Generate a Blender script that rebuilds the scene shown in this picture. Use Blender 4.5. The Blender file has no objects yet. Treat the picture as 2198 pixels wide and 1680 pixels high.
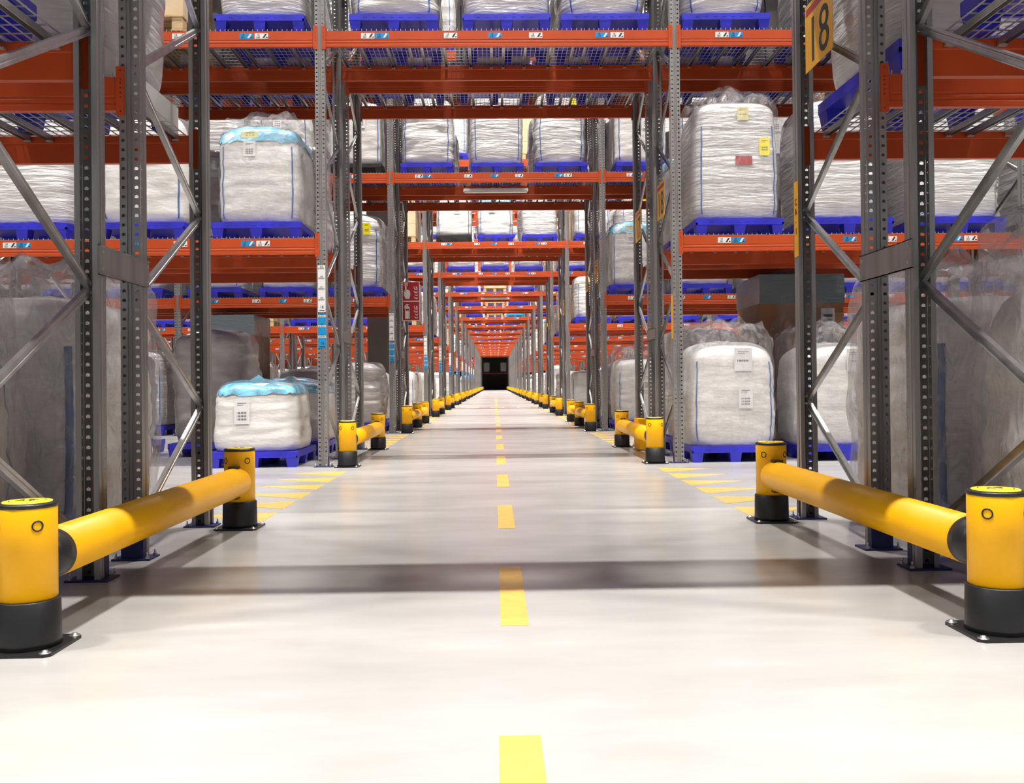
import bpy, math, random
from mathutils import Vector, Matrix, noise
PI = math.pi
S = bpy.context.scene
# ------------------------------------------------------------------ camera, world, lamps, exposure
F_PX, PPY, CAM_Z = 1989.0, 807.3, 0.9134
YAW, PITCH, ROLL = 0.0188, 0.0079, -0.0103
cam_d = bpy.data.cameras.new('camera'); cam = bpy.data.objects.new('camera', cam_d)
S.collection.objects.link(cam); S.camera = cam
_fw = Vector((math.sin(YAW)*math.cos(PITCH), math.cos(YAW)*math.cos(PITCH), math.sin(PITCH)))
_r = Vector((math.cos(YAW), -math.sin(YAW), 0)); _u = _r.cross(_fw)
_r2 = _r*math.cos(ROLL)+_u*math.sin(ROLL); _u2 = _u*math.cos(ROLL)-_r*math.sin(ROLL)
cam.matrix_world = Matrix.Translation((0, 0, CAM_Z)) @ Matrix((_r2, _u2, -_fw)).transposed().to_4x4()
cam_d.sensor_fit = 'HORIZONTAL'; cam_d.sensor_width = 36; cam_d.lens = F_PX/2198*36
cam_d.shift_y = -(840-PPY)/2198; cam_d.clip_start = .05; cam_d.clip_end = 400
W = bpy.data.worlds.new('world'); S.world = W; W.use_nodes = True
W.node_tree.nodes['Background'].inputs[0].default_value = (.9, .93, 1, 1)
W.node_tree.nodes['Background'].inputs[1].default_value = 0.35
S.view_settings.view_transform = 'Standard'; S.view_settings.look = 'None'
S.view_settings.gamma = 1; S.view_settings.use_curve_mapping = False
S.view_settings.exposure = 0.0
S.cycles.max_bounces = 7; S.cycles.diffuse_bounces = 4; S.cycles.glossy_bounces = 3
S.cycles.transparent_max_bounces = 10; S.cycles.transmission_bounces = 2
S.cycles.sample_clamp_indirect = 6; S.cycles.use_denoising = True; S.cycles.caustics_reflective = False
LAMP_Z = 13.2
LAMP_W = 430.0
XC = 0.0734
RY = [3.259, 10.38, 17.43, 25.95, 33.0, 40.2, 47.4, 55.5, 62.7, 70.4, 77.4, 85.5, 92.7, 100.9, 108.4, 116.4, 124.0, 131.6]   # front of each double rack
NR = len(RY)
LAMP_Y = [1.863, 8.73, 15.6, 22.3, 31.2, 38.4, 45.6, 53.3, 60.9, 68.3, 75.6, 83.4, 90.9, 98.6, 106.6, 114.4, 122.2]
def lamp(x, y):
    d = bpy.data.lights.new('aisle_lamp', 'AREA'); d.shape = 'RECTANGLE'; d.size = .9; d.size_y = .12
    d.spread = math.radians(115); d.energy = LAMP_W * (1.6 if y < 3 else 1.1 if y < 21 else 1.8) * (1.3 if abs(x-XC) < 1 else .7); d.color = (1, .965, .93)
    o = bpy.data.objects.new('aisle_lamp', d); o.location = (x, y, LAMP_Z); S.collection.objects.link(o)
LAMPS = []
for i, y in enumerate(LAMP_Y):
    xs = [XC, XC-5.5, XC+5.5] + ([XC-11, XC+11] if i < 5 else [])
    for x in xs: LAMPS.append((x, y)); lamp(x, y)

# ------------------------------------------------------------------ materials
def mat(name, col, rough=.5, metal=0, coat=0, spec=.5, bump=None, var=None, **kw):
    m = bpy.data.materials.new(name); m.use_nodes = True
    nt = m.node_tree; b = nt.nodes['Principled BSDF']
    b.inputs['Base Color'].default_value = (*col, 1); b.inputs['Roughness'].default_value = rough
    b.inputs['Metallic'].default_value = metal; b.inputs['Coat Weight'].default_value = coat
    b.inputs['Coat Roughness'].default_value = .15; b.inputs['Specular IOR Level'].default_value = spec
    tc = nt.nodes.new('ShaderNodeTexCoord')
    def nz(scale, detail=3, sc=(1, 1, 1), src='Object'):
        mp = nt.nodes.new('ShaderNodeMapping'); mp.inputs['Scale'].default_value = sc
        nt.links.new(tc.outputs[src], mp.inputs[0])
        n = nt.nodes.new('ShaderNodeTexNoise'); n.inputs['Scale'].default_value = scale; n.inputs['Detail'].default_value = detail
        nt.links.new(mp.outputs[0], n.inputs['Vector']); return n
    if var:
        amt, scale, sc = var
        n = nz(scale, 4, sc); r = nt.nodes.new('ShaderNodeMapRange')
        r.inputs[1].default_value = .3; r.inputs[2].default_value = .7
        r.inputs[3].default_value = 1-amt; r.inputs[4].default_value = 1+amt
        nt.links.new(n.outputs[0], r.inputs[0])
        mx = nt.nodes.new('ShaderNodeVectorMath'); mx.operation = 'SCALE'; mx.inputs[0].default_value = col
        nt.links.new(r.outputs[0], mx.inputs['Scale']); nt.links.new(mx.outputs[0], b.inputs['Base Color'])
    if bump:
        prev = None
        for (st, dist, scale, sc) in bump:
            n = nz(scale, 3, sc); bp = nt.nodes.new('ShaderNodeBump')
            bp.inputs['Strength'].default_value = st; bp.inputs['Distance'].default_value = dist
            nt.links.new(n.outputs[0], bp.inputs['Height'])
            if prev: nt.links.new(prev.outputs[0], bp.inputs['Normal'])
            prev = bp
        nt.links.new(prev.outputs[0], b.inputs['Normal'])
    return m
M = {}
M['steel'] = mat('galvanised_steel', (.31, .302, .29), .38, .65, var=(.22, 9, (1, 1, .15)))
M['steel2'] = mat('zinc_brace', (.5, .5, .49), .33, .9, var=(.15, 12, (1, 1, 1)))
M['wire'] = mat('zinc_wire', (.55, .55, .54), .35, .7)
M['orange'] = mat('orange_paint', (.42, .054, .007), .45, spec=.35, var=(.08, 3, (1, 1, 1)))
M['hole'] = mat('dark_slot', (.02, .018, .016), .8)
M['navy'] = mat('navy_paint', (.012, .013, .09), .5)
M['blue'] = mat('blue_plastic', (.022, .022, .43), .38, var=(.2, 5, (1, 1, 1)), bump=[(.2, .004, 40, (1, 1, 1))])
M['cyan'] = mat('cyan_plastic', (.02, .3, .5), .4)
M['blackp'] = mat('black_plastic', (.012, .012, .012), .45, var=(.3, 4, (1, 1, 1)))
M['rubber'] = mat('black_base', (.011, .011, .012), .4, bump=[(.15, .002, 60, (1, 1, 1))])
M['yellow'] = mat('yellow_plastic', (.95, .47, .002), .42, spec=.3, bump=[(.08, .001, 120, (1, 1, 1))])
M['capyel'] = mat('yellow_cap', (.95, .66, .03), .4)
M['bolt'] = mat('bolt_zinc', (.6, .6, .58), .3, .9)
M['bag'] = mat('film_wrapped_bag', (.56, .545, .53), .27, coat=.6, spec=.6, var=(.07, 5, (1, 1, 2)),
               bump=[(.85, .035, 2.6, (1.0, 1.0, 8)), (.6, .014, 9, (1, 1, 5)), (.25, .006, 30, (1, 1, 1))])
M['bag2'] = mat('woven_bag', (.62, .6, .575), .45, coat=.1, var=(.06, 4, (1, 1, 1)),
               bump=[(.6, .03, 3.0, (1, 1, 2.2)), (.3, .01, 14, (1, 1, 3))])
M['bag_shaded'] = mat('shaded_film_bag', (.42, .39, .37), .3, coat=.4, var=(.1, 4, (1, 1, 1)),
               bump=[(.7, .03, 3, (1, 1, 4)), (.3, .01, 14, (1, 1, 3))])  # film bag with the shade of the rack put into its darker colour
M['bagl'] = mat('light_grey_film_bag', (.74, .71, .69), .38, coat=.3, var=(.08, 4, (1, 1, 1)), bump=[(.5, .02, 3, (1, 1, 5)), (.35, .008, 16, (1, 1, 4))])
M['liner'] = mat('light_blue_film', (.2, .5, .68), .25, coat=.5, var=(.35, 6, (1, 1, 1)), bump=[(.8, .03, 7, (1, 1, 1))])
M['seam'] = mat('blue_ribbon', (.05, .12, .32), .5)
M['paper'] = mat('white_label', (.66, .65, .64), .5)
M['ink'] = mat('black_ink', (.02, .02, .02), .6)
M['yel_l'] = mat('yellow_label', (.85, .72, .0), .45)
M['pale_l'] = mat('pale_yellow_label', (.72, .66, .3), .5)
M['red_l'] = mat('red_label', (.42, .03, .03), .5)
M['cyan_l'] = mat('blue_label', (.0, .22, .5), .45)
M['sign_y'] = mat('yellow_sign', (.68, .34, .012), .45)
M['sign_r'] = mat('red_sign', (.36, .008, .012), .4)
M['signw'] = mat('sign_white', (.62, .6, .57), .45)
M['card'] = mat('cardboard', (.3, .14, .06), .7, var=(.15, 3, (1, 1, 1)))
M['cardg'] = mat('grey_film_board', (.12, .15, .16), .3, coat=.4, bump=[(.5, .01, 9, (1, 1, 4))])
M['beige'] = mat('beige_carton', (.6, .45, .28), .7, var=(.15, 3, (1, 1, 1)))
M['wood'] = mat('pallet_wood', (.5, .34, .17), .7, var=(.25, 8, (1, 6, 6)))
M['floor_y'] = mat('floor_paint_yellow', (.84, .5, .11), .35, var=(.1, 14, (1, 1, 1)))
M['conc'] = mat('column_concrete', (.13, .115, .1), .8, var=(.1, 2, (1, 1, 1)))
M['wall'] = mat('wall_panel', (.14, .14, .14), .7)
M['dark'] = mat('dark_wall', (.12, .1, .09), .8)
M['ceil'] = mat('ceiling_panel', (.16, .16, .17), .8)
M['lampw'] = mat('lamp_housing', (.7, .68, .64), .4)
# emitting diffuser of the aisle lamps
m = bpy.data.materials.new('lamp_glow'); m.use_nodes = True; b = m.node_tree.nodes['Principled BSDF']
b.inputs['Emission Color'].default_value = (1, .95, .9, 1); b.inputs['Emission Strength'].default_value = 20; M['glow'] = m
# clear crinkled film
def film_mat(name, lo, hi):
    m = bpy.data.materials.new(name); m.use_nodes = True; nt = m.node_tree; b = nt.nodes['Principled BSDF']
    b.inputs['Base Color'].default_value = (.55, .53, .53, 1); b.inputs['Roughness'].default_value = .18; b.inputs['Specular IOR Level'].default_value = .8
    tc = nt.nodes.new('ShaderNodeTexCoord'); n = nt.nodes.new('ShaderNodeTexNoise'); n.inputs['Scale'].default_value = 9; n.inputs['Detail'].default_value = 6; n.inputs['Distortion'].default_value = 1.2
    mpf = nt.nodes.new('ShaderNodeMapping'); mpf.inputs['Scale'].default_value = (1.3, 1.3, .6); nt.links.new(tc.outputs['Object'], mpf.inputs[0])
    nt.links.new(mpf.outputs[0], n.inputs['Vector']); bp = nt.nodes.new('ShaderNodeBump'); bp.inputs['Strength'].default_value = 1; bp.inputs['Distance'].default_value = .05
    nt.links.new(n.outputs[0], bp.inputs['Height']); nt.links.new(bp.outputs[0], b.inputs['Normal'])
    tr = nt.nodes.new('ShaderNodeBsdfTransparent'); mx = nt.nodes.new('ShaderNodeMixShader')
    mr = nt.nodes.new('ShaderNodeMapRange'); mr.inputs[1].default_value = .3; mr.inputs[2].default_value = .75; mr.inputs[3].default_value = lo; mr.inputs[4].default_value = hi
    nt.links.new(n.outputs[0], mr.inputs[0]); nt.links.new(mr.outputs[0], mx.inputs[0])
    nt.links.new(tr.outputs[0], mx.inputs[1]); nt.links.new(b.outputs[0], mx.inputs[2])
    nt.links.new(mx.outputs[0], nt.nodes['Material Output'].inputs[0]); return m
M['film'] = film_mat('clear_film', .05, .33); M['film2'] = film_mat('clear_thick_film', .16, .58)
# polished concrete floor
def floor_mat():
    m = bpy.data.materials.new('polished_concrete'); m.use_nodes = True; nt = m.node_tree; b = nt.nodes['Principled BSDF']
    geo = nt.nodes.new('ShaderNodeNewGeometry')
    def nz(scale, sc, det=5, rough=.55):
        mp = nt.nodes.new('ShaderNodeMapping'); mp.inputs['Scale'].default_value = sc
        nt.links.new(geo.outputs['Position'], mp.inputs[0])
        n = nt.nodes.new('ShaderNodeTexNoise'); n.inputs['Scale'].default_value = scale; n.inputs['Detail'].default_value = det; n.inputs['Roughness'].default_value = rough
        nt.links.new(mp.outputs[0], n.inputs['Vector']); return n
    a = nz(1.2, (.6, 1.6, 1)); c = nz(3.2, (.5, 1.5, 1), 5, .55)
    add = nt.nodes.new('ShaderNodeMath'); add.operation = 'ADD'; nt.links.new(a.outputs[0], add.inputs[0]); nt.links.new(c.outputs[0], add.inputs[1])
    cr = nt.nodes.new('ShaderNodeMapRange'); cr.inputs[1].default_value = .7; cr.inputs[2].default_value = 1.3; cr.inputs[3].default_value = .9; cr.inputs[4].default_value = 1.07
    nt.links.new(add.outputs[0], cr.inputs[0])
    sc = nt.nodes.new('ShaderNodeVectorMath'); sc.operation = 'SCALE'; sc.inputs[0].default_value = FLOOR_COL
    nt.links.new(cr.outputs[0], sc.inputs['Scale']); nt.links.new(sc.outputs[0], b.inputs['Base Color'])
    rr = nt.nodes.new('ShaderNodeMapRange'); rr.inputs[1].default_value = .3; rr.inputs[2].default_value = .7; rr.inputs[3].default_value = .2; rr.inputs[4].default_value = .27
    nt.links.new(a.outputs[0], rr.inputs[0]); nt.links.new(rr.outputs[0], b.inputs['Roughness'])
    b.inputs['Specular IOR Level'].default_value = .5
    bp = nt.nodes.new('ShaderNodeBump'); bp.inputs['Strength'].default_value = .05; bp.inputs['Distance'].default_value = .01
    return m
FLOOR_COL = (.455, .442, .42)
M['floor'] = floor_mat()

# ------------------------------------------------------------------ mesh building
class MB:
    def __init__(s): s.v = []; s.f = []; s.m = []; s.sm = []; s.mats = []
    def mi(s, m):
        if m not in s.mats: s.mats.append(m)
        return s.mats.index(m)
    def add(s, vs, fs, m, smooth=False):
        b = len(s.v); s.v += [tuple(v) for v in vs]; k = s.mi(m)
        for f in fs: s.f.append([b+i for i in f]); s.m.append(k); s.sm.append(smooth)
        return s
    def box(s, x0, x1, y0, y1, z0, z1, m):
        v = [(x, y, z) for z in (z0, z1) for y in (y0, y1) for x in (x0, x1)]
        return s.add(v, [(0, 2, 3, 1), (4, 5, 7, 6), (0, 1, 5, 4), (2, 6, 7, 3), (0, 4, 6, 2), (1, 3, 7, 5)], m)
    def bar(s, a, b, w, h, m):                       # a box-section bar between two points
        a = Vector(a); b = Vector(b); d = (b-a).normalized()
        r = Vector((1, 0, 0)) if abs(d.x) < .9 else Vector((0, 1, 0))
        u = d.cross(r).normalized(); r = u.cross(d).normalized()
        v = [p + r*sx*w/2 + u*sy*h/2 for p in (a, b) for sx, sy in ((-1, -1), (1, -1), (1, 1), (-1, 1))]
        return s.add(v, [(3, 2, 1, 0), (4, 5, 6, 7), (0, 1, 5, 4), (1, 2, 6, 5), (2, 3, 7, 6), (3, 0, 4, 7)], m)
    def lathe(s, prof, m, n=40, c=(0, 0, 0), axis='z', smooth=True, caps=True):
        vs = []
        for r, z in prof:
            for i in range(n):
                a = 2*PI*i/n; p = (r*math.cos(a), r*math.sin(a), z)
                if axis == 'y': p = (p[0], p[2], p[1])
                vs.append((p[0]+c[0], p[1]+c[1], p[2]+c[2]))
        fs = []
        for j in range(len(prof)-1):
            for i in range(n):
                k = (i+1) % n; fs.append((j*n+i, j*n+k, (j+1)*n+k, (j+1)*n+i))
        if caps:
            fs.append(tuple(range(n))[::-1]); L = (len(prof)-1)*n; fs.append(tuple(range(L, L+n)))
        return s.add(vs, fs, m, smooth)
    def extrude_x(s, prof, x0, x1, m, close=True, smooth=False):
        n = len(prof); vs = [(x0, y, z) for y, z in prof]+[(x1, y, z) for y, z in prof]
        fs = [(i, (i+1) % n, n+(i+1) % n, n+i) for i in range(n if close else n-1)]
        if close: fs += [tuple(range(n))[::-1], tuple(range(n, 2*n))]
        return s.add(vs, fs, m, smooth)
    def merge(s, o, mtx=None):
        b = len(s.v); s.v += [tuple(mtx @ Vector(v)) if mtx else v for v in o.v]
        idx = [s.mi(m) for m in o.mats]
        for f, k, sm in zip(o.f, o.m, o.sm): s.f.append([b+i for i in f]); s.m.append(idx[k]); s.sm.append(sm)
        return s
    def mesh(s, name):
        me = bpy.data.meshes.new(name); me.from_pydata(s.v, [], s.f)
        for m in s.mats: me.materials.append(M[m])
        me.polygons.foreach_set('material_index', s.m); me.polygons.foreach_set('use_smooth', s.sm)
        me.update(); return me
_txt = {}
def text_mb(txt, size, m='ink', depth=.0008, squash=1.0):          # text lying in XZ, facing -Y, centred
    key = (txt, size, m, squash)
    if key in _txt: return _txt[key]
    cu = bpy.data.curves.new('t', 'FONT'); cu.body = txt; cu.size = size; cu.align_x = 'CENTER'; cu.align_y = 'CENTER'; cu.extrude = depth; cu.resolution_u = 3
    ob = bpy.data.objects.new('t', cu); S.collection.objects.link(ob)
    dg = bpy.context.evaluated_depsgraph_get(); me = bpy.data.meshes.new_from_object(ob.evaluated_get(dg))
    mb = MB(); mb.add([(v.co.x*squash, -v.co.z, v.co.y) for v in me.vertices], [tuple(p.vertices) for p in me.polygons], m)
    bpy.data.objects.remove(ob); bpy.data.curves.remove(cu); bpy.data.meshes.remove(me)
    _txt[key] = mb; return mb
class P:                                              # a part: name, builder, placement, children
    def __init__(s, name, mb, mtx=None, kids=(), label=None):
        s.name, s.mb, s.mtx, s.kids, s.label = name, mb, mtx, list(kids), label; s.me = None
    def mesh(s):
        if s.me is None: s.me = s.mb.mesh(s.name)
        return s.me
REST = MB()
class Kind:
    def __init__(s, name, cat, parts): s.name, s.cat, s.parts, s.flat = name, cat, parts, None
    def flatmesh(s):
        if s.flat is None:
            mb = MB()
            for p in s.parts:
                mb.merge(p.mb, p.mtx)
                for k in p.kids: mb.merge(k.mb, (p.mtx or Matrix()) @ (k.mtx or Matrix()))
            s.flat = mb.mesh(s.name)
        return s.flat
COL = S.collection
KEEP = None; FEW = set()
#KEEPBEGIN#
KEEP = {
82146,82208,82658,82720,83170,83200,83201,83202,83232,84193,84194,84256,84705,84706,84768,84769,85218,85248,85249,85250,85280,86242,86304,86305,86306,
86722,86752,86753,86754,86816,86817,86818,86848,87264,87265,87266,87296,87297,87298,87328,87329,87330,87776,87777,87778,87808,87809,87810,87840,87841,
87842,88288,88289,88290,88352,88354,88770,88800,88801,88802,88864,88865,88866,88896,89312,89313,89314,89344,89345,89346,89376,89377,89378,89824,89825,
89826,89856,89857,89858,89888,89889,89890,90306,90337,90338,90400,90816,90817,90818,90848,90849,90850,90912,90913,90914,90944,90945,90946,90976,91328,
91329,91330,91360,91361,91362,91392,91393,91394,91424,91425,91426,91456,91458,91488,91872,91873,91874,91904,91905,91906,91936,91937,91938,92384,92385,
92386,92448,92866,92896,92897,92898,92960,92961,92962,93024,93377,93378,93408,93409,93410,93440,93441,93442,93472,93473,93474,93536,93920,93921,93922,
93952,93953,93954,93984,93985,93986,94402,94433,94434,94880,94881,94882,94912,94913,94914,94944,94945,94946,95008,95009,95010,95040,95072,95073,95074,
95104,95457,95458,95488,95489,95490,95520,95521,95522,95936,95938,95968,95969,95970,96000,96001,96002,96032,96033,96034,96064,96066,96128,96480,96482,
96544,96960,96962,96992,96993,96994,97056,97057,97058,97088,97120,97504,97506,97536,97537,97538,97568,97569,98016,98048,98498,98530,98592,98593,98977,
99009,99010,99040,99042,99104,99105,99106,99554,99584,99585,99586,99616,99617,100066,100096,100098,100128,100129,100545,100578,101058,101090,101152,
101153,101154,101601,101602,101633,101634,101664,101665,102114,102626,102688,102689,103138,103650,103680,103681,103682,103712,104162,104192,104194,
104224,104736,104738,105186,105248,105729,105760,105761,106240,106722,107234,107296,107746,107776,107777,107778,107808,109824,109825,109826,109856,
110880,111330,111392,111842,111872,111873,111874,111904,112866,113440,113920,113921,113922,113952,114914,114976,115426,115488,115938,115968,115969,
115970,116000,116450,116480,116482,116512,116962,117024,117536,118016,118017,118018,118048,119010,119072,119522,119584,120064,120065,120066,120096,
121120,122112,122113,122114,123106,123168,123618,123680,124162,126209,126210,127264,128256,128257,128768,129250,130304,130305,130306,131360,133346,
138497,164066,164128,164578,164640,165090,165120,165121,165122,165152,166113,166114,166176,166625,166626,166688,166689,167138,167168,167169,167170,
167200,168162,168224,168225,168226,168642,168672,168673,168674,168736,168737,168738,168768,169184,169186,169216,169217,169218,169248,169249,169250,
169696,169697,169698,169728,169729,169730,169760,169761,169762,170208,170209,170210,170272,170273,170274,170690,170720,170721,170722,170784,170785,
170786,170816,171232,171233,171234,171264,171265,171266,171296,171297,171298,171744,171745,171746,171776,171777,171778,171808,171809,171810,172226,
172256,172257,172258,172320,172736,172737,172738,172768,172769,172770,172832,172833,172834,172864,172865,172866,172896,173248,173249,173250,173280,
173281,173282,173312,173313,173314,173344,173345,173346,173376,173378,173408,173792,173793,173794,173824,173825,173826,173856,173857,173858,174304,
174305,174306,174368,174786,174816,174817,174818,174880,174881,174882,174944,175297,175298,175328,175329,175330,175360,175361,175362,175392,175393,
175394,175456,175840,175841,175842,175872,175873,175874,175904,175905,175906,176322,176353,176354,176801,176802,176832,176864,176865,176928,176929,
176930,176960,176992,176993,177377,177408,177409,177410,177440,177441,177442,177858,177888,177890,177920,177921,177952,177953,177954,177984,177986,
178048,178400,178402,178464,178882,178912,178914,178977,178978,179008,179040,179424,179426,179456,179457,179458,179489,179936,179968,180418,180450,
180512,180513,180962,181024,181474,181504,181505,181506,181536,181537,181986,182016,182018,182048,182049,182465,182498,183010,183072,183521,183522,
183553,183584,183585,184034,184546,184608,184609,185058,185570,185600,185602,185632,186082,186112,186114,186144,186656,186658,187106,187168,187649,
187680,188160,188642,189216,189666,189696,189698,189728,191744,191745,191746,191776,192800,193250,193312,193762,193792,193794,193824,194786,195360,
195842,195872,196834,196896,197346,197408,197890,198370,198400,198882,198944,199456,200930,200992,201442,201504,201984,201986,203040,205026,205088,
205538,205600,206082,209184,211170,213280,215266,251105,251108,251111,251114,251117,251120,258757,258789,258795,258801,259301,259307,259313,259779,
259785,259791,259809,259815,259821,259842,259848,259854,260896,260902,260908,261408,261414,261420,265474,265480,267521,267524,269601,271077,271083,
271089,271617,271620,275713,275716,279781,279787,279811,279817,279840,279846,328418,328419,328480,328481,328928,328929,328930,328931,328960,328961,
328962,328963,328992,328993,328994,328995,330465,330466,330467,330528,330529,330530,330976,330977,330978,330979,331008,331009,331010,331011,331040,
331041,331042,331043,332482,332483,332512,332513,332514,332515,332576,332577,332578,332579,332608,332609,333024,333025,333026,333027,333056,333057,
333058,333059,333088,333089,333090,333091,333536,333537,333538,333539,333568,333569,333570,333571,333600,333601,333602,333603,334562,334563,334624,
334625,335072,335073,335074,335075,335104,335105,335106,335107,335136,335137,335138,335139,335584,335585,335586,335587,335616,335617,335618,335619,
335648,335649,335650,335651,336576,336577,336578,336579,336608,336609,336610,336611,336672,336673,336674,336675,336704,336705,336706,336707,336736,
336737,337120,337121,337122,337123,337152,337153,337154,337155,337184,337185,337186,337187,337632,337633,337634,337635,337664,337665,337666,337667,
337696,337697,337698,337699,338626,338627,338656,338657,338658,338659,338720,338721,338722,338784,338785,339168,339169,339170,339171,339200,339201,
339202,339203,339232,339233,339234,339235,339650,339651,339680,339681,339682,339683,339712,339713,339714,339715,339744,339745,339746,339747,339777,
340640,340641,340642,340643,340672,340673,340674,340675,340704,340705,340706,340707,340768,340769,340770,340771,340800,340801,340832,340833,340834,
340835,340864,340865,341218,341219,341248,341249,341250,341251,341280,341281,341760,341761,341762,341763,341792,341793,342720,342721,342722,342723,
342752,342753,342754,342755,342816,342817,342818,342819,342848,342849,343296,343297,343298,343299,343808,343809,344737,344738,344769,344770,344771,
344800,344801,344802,344803,344864,344865,344866,344867,345314,345315,345344,345345,345346,345347,345376,345377,345378,345827,345858,346818,346819,
346850,346851,346912,346913,346914,346915,347875,348960,349410,349411,349440,349441,349442,349443,349472,349473,349922,349923,349952,349953,349954,
349955,350946,350947,351008,351009,351489,351490,353506,353507,353536,353537,353538,353539,353568,353569,355584,355585,355586,355587,357602,357603,
357632,357633,357634,357635,357664,357665,359680,359681,359682,359683,359712,359713,361698,361699,361728,361729,361730,361731,362210,362211,362240,
362241,362242,362243,362272,362273,363776,363777,363778,363779,363808,363809,365824,365825,365826,365827,365856,365857,367872,367873,367874,367875,
369920,369922,369923,371969,371970,371971,374016,374017,374018,374019,374528,374529,376064,376065,376066,376067,382211,384257,384258,410337,410401,
410848,410849,410880,410881,410912,410913,412384,412385,412448,412449,412896,412897,412928,412929,412960,412961,414401,414432,414433,414496,414497,
414529,414944,414945,414976,414977,415008,415009,415456,415457,415488,415489,415520,415521,416448,416449,416480,416481,416544,416545,416576,416577,
416992,416993,417024,417025,417056,417057,417089,417504,417505,417536,417537,417568,417569,418496,418497,418528,418529,418592,418593,418624,418625,
419040,419041,419072,419073,419104,419105,419552,419584,419616,419617,420544,420545,420576,420577,420640,420641,420672,420673,421088,421089,421120,
421121,421152,421153,421569,421600,421601,421632,421633,421664,421665,421697,422592,422593,422624,422625,422688,422689,422720,422721,422753,423136,
423137,423168,423169,423200,423201,423680,423681,424609,424640,424641,424672,424673,424736,424737,424801,425184,425185,425216,425217,425248,425249,
425729,426656,426657,426688,426689,426720,426721,426784,426785,426848,427232,427233,427264,427265,427296,427297,427744,427745,427776,427777,427808,
427809,428705,428736,428737,428768,428769,428832,428833,429280,429281,429312,429313,429344,429345,429792,429793,429824,429825,430784,430785,430816,
430817,430880,430881,430912,430913,431328,431329,431360,431361,431392,431393,431840,431872,432832,432833,432864,432865,432928,432929,433377,433408,
433409,433441,434848,434880,434881,434912,434913,434976,434977,435008,435009,435424,435425,435456,435457,435488,435489,435936,435937,435968,435969,
436000,436897,436928,436929,436961,437024,437025,437057,437473,437504,437505,437537,438017,438944,438945,438976,439008,439009,439072,439073,439104,
439105,439520,439521,439552,439553,439584,440993,441056,441057,441121,441569,441600,441601,443008,443040,443104,443105,443168,443169,443200,443616,
443648,443649,443680,445153,445217,445696,445697,447104,447136,447168,447200,447264,447296,447712,447744,447745,447776,448257,449792,449793,451264,
451296,451360,451392,451840,451841,453888,453889,455360,455392,455456,455488,455936,455937,457984,457985,459488,459552,459584,460032,460033,462081,
463552,463680,464128,464129,466176,466177,468224,468225,470272,470273,472320,472321,474369,476416,476417,478465,480512,491776,491808,493824,493856,
495840,495872,495904,495936,497888,497920,497952,497984,499936,499968,500000,500032,500064,501952,501984,502016,502048,502080,502112,503968,504000,
504032,504064,504096,504128,504160,504192,506016,506048,506080,506112,506144,506176,506240,508032,508064,508128,508160,508192,508224,508288,508320,
510112,510176,510208,510240,510272,510336,512192,512224,512256,512288,512320,512416,514240,514272,514304,514336,514368,514464,516288,516352,516384,
516416,516512,518336,518400,518432,518464,520384,520416,520448,520480,520512,522464,522496,522528,522560,524448,524512,524544,524576,524608,526528,
526560,526592,526624,526656,528608,528640,528672,528704,530656,530688,530720,530752,530784,532704,532736,532768,534784,534816,536832,536864,538880,
538912,540896,540928,540960,542976,543008,545024,545056,547072,547104,549120,549152,549184,551168,551200,553216,553248,555264,555296,557312,557344,
559392,561408,561440,563456,563488,
}
FEW = {
410336,410400,414400,414528,418656,418657,419553,419585,420513,420704,420705,422560,422561,422752,422784,422785,423712,423713,424608,424768,424769,
424800,424832,424833,425697,425728,425761,426624,426625,426816,426817,426849,426880,426881,428672,428673,428704,428864,428865,428896,428928,428929,
429857,430720,430752,430944,430976,431841,431873,432801,432961,433376,433440,434816,434849,436960,437056,437536,437985,438016,438977,439585,440992,
441120,441152,441153,441632,441633,442113,442145,443009,443041,443072,443617,443681,444128,444129,444160,444161,444192,444193,445088,445089,445152,
445216,445665,445728,445729,447201,447265,447297,447777,448256,449248,449249,449313,449345,449761,451200,451265,451808,451809,451872,453344,453345,
453440,455393,455457,455489,455904,455968,456448,456449,457409,459456,461601,461632,462080,463584,463648,463649,464160,467648,467680,467744,467776,
471840,474368,475936,480513,482560,482561,
}
KEEP |= FEW
#KEEPEND#
def code(kind, r, row, l, b, i=0): return ((((kind*20+r)*2+(row == 'B'))*4+l)*16+b+8)*32+i
def want(key): return KEEP is None or key in KEEP
def put(kind, key, loc, label, group=None, rz=0, sc=(1, 1, 1), flat=False):
    if key is not None and not want(key): return None
    if key in FEW:
        mx = Matrix.Translation(loc) @ Matrix.Rotation(rz, 4, 'Z')
        for p in kind.parts: REST.merge(p.mb, mx @ (p.mtx or Matrix()))
        return None
    root = bpy.data.objects.new(kind.name, kind.flatmesh() if flat else None); COL.objects.link(root)
    root.location = loc; root.rotation_euler = (0, 0, rz); root.scale = sc
    root['label'] = label; root['category'] = kind.cat; root['kind'] = 'thing'
    if group: root['group'] = group
    if not flat:
        def rec(p, par):
            o = bpy.data.objects.new(p.name, p.mesh()); COL.objects.link(o); o.parent = par
            if p.mtx: o.matrix_local = p.mtx
            if p.label: o['label'] = p.label
            for k in p.kids: rec(k, o)
        for p in kind.parts: rec(p, root)
    return root
def single(name, mb, loc, label, cat, group=None, rz=0, key=None, kids=()):
    return put(Kind(name, cat, [P(name, mb)]), key, loc, label, group, rz, flat=True) if not kids else None
def structure(name, mb):
    o = bpy.data.objects.new(name, mb.mesh(name)); COL.objects.link(o); o['kind'] = 'structure'; return o

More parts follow.
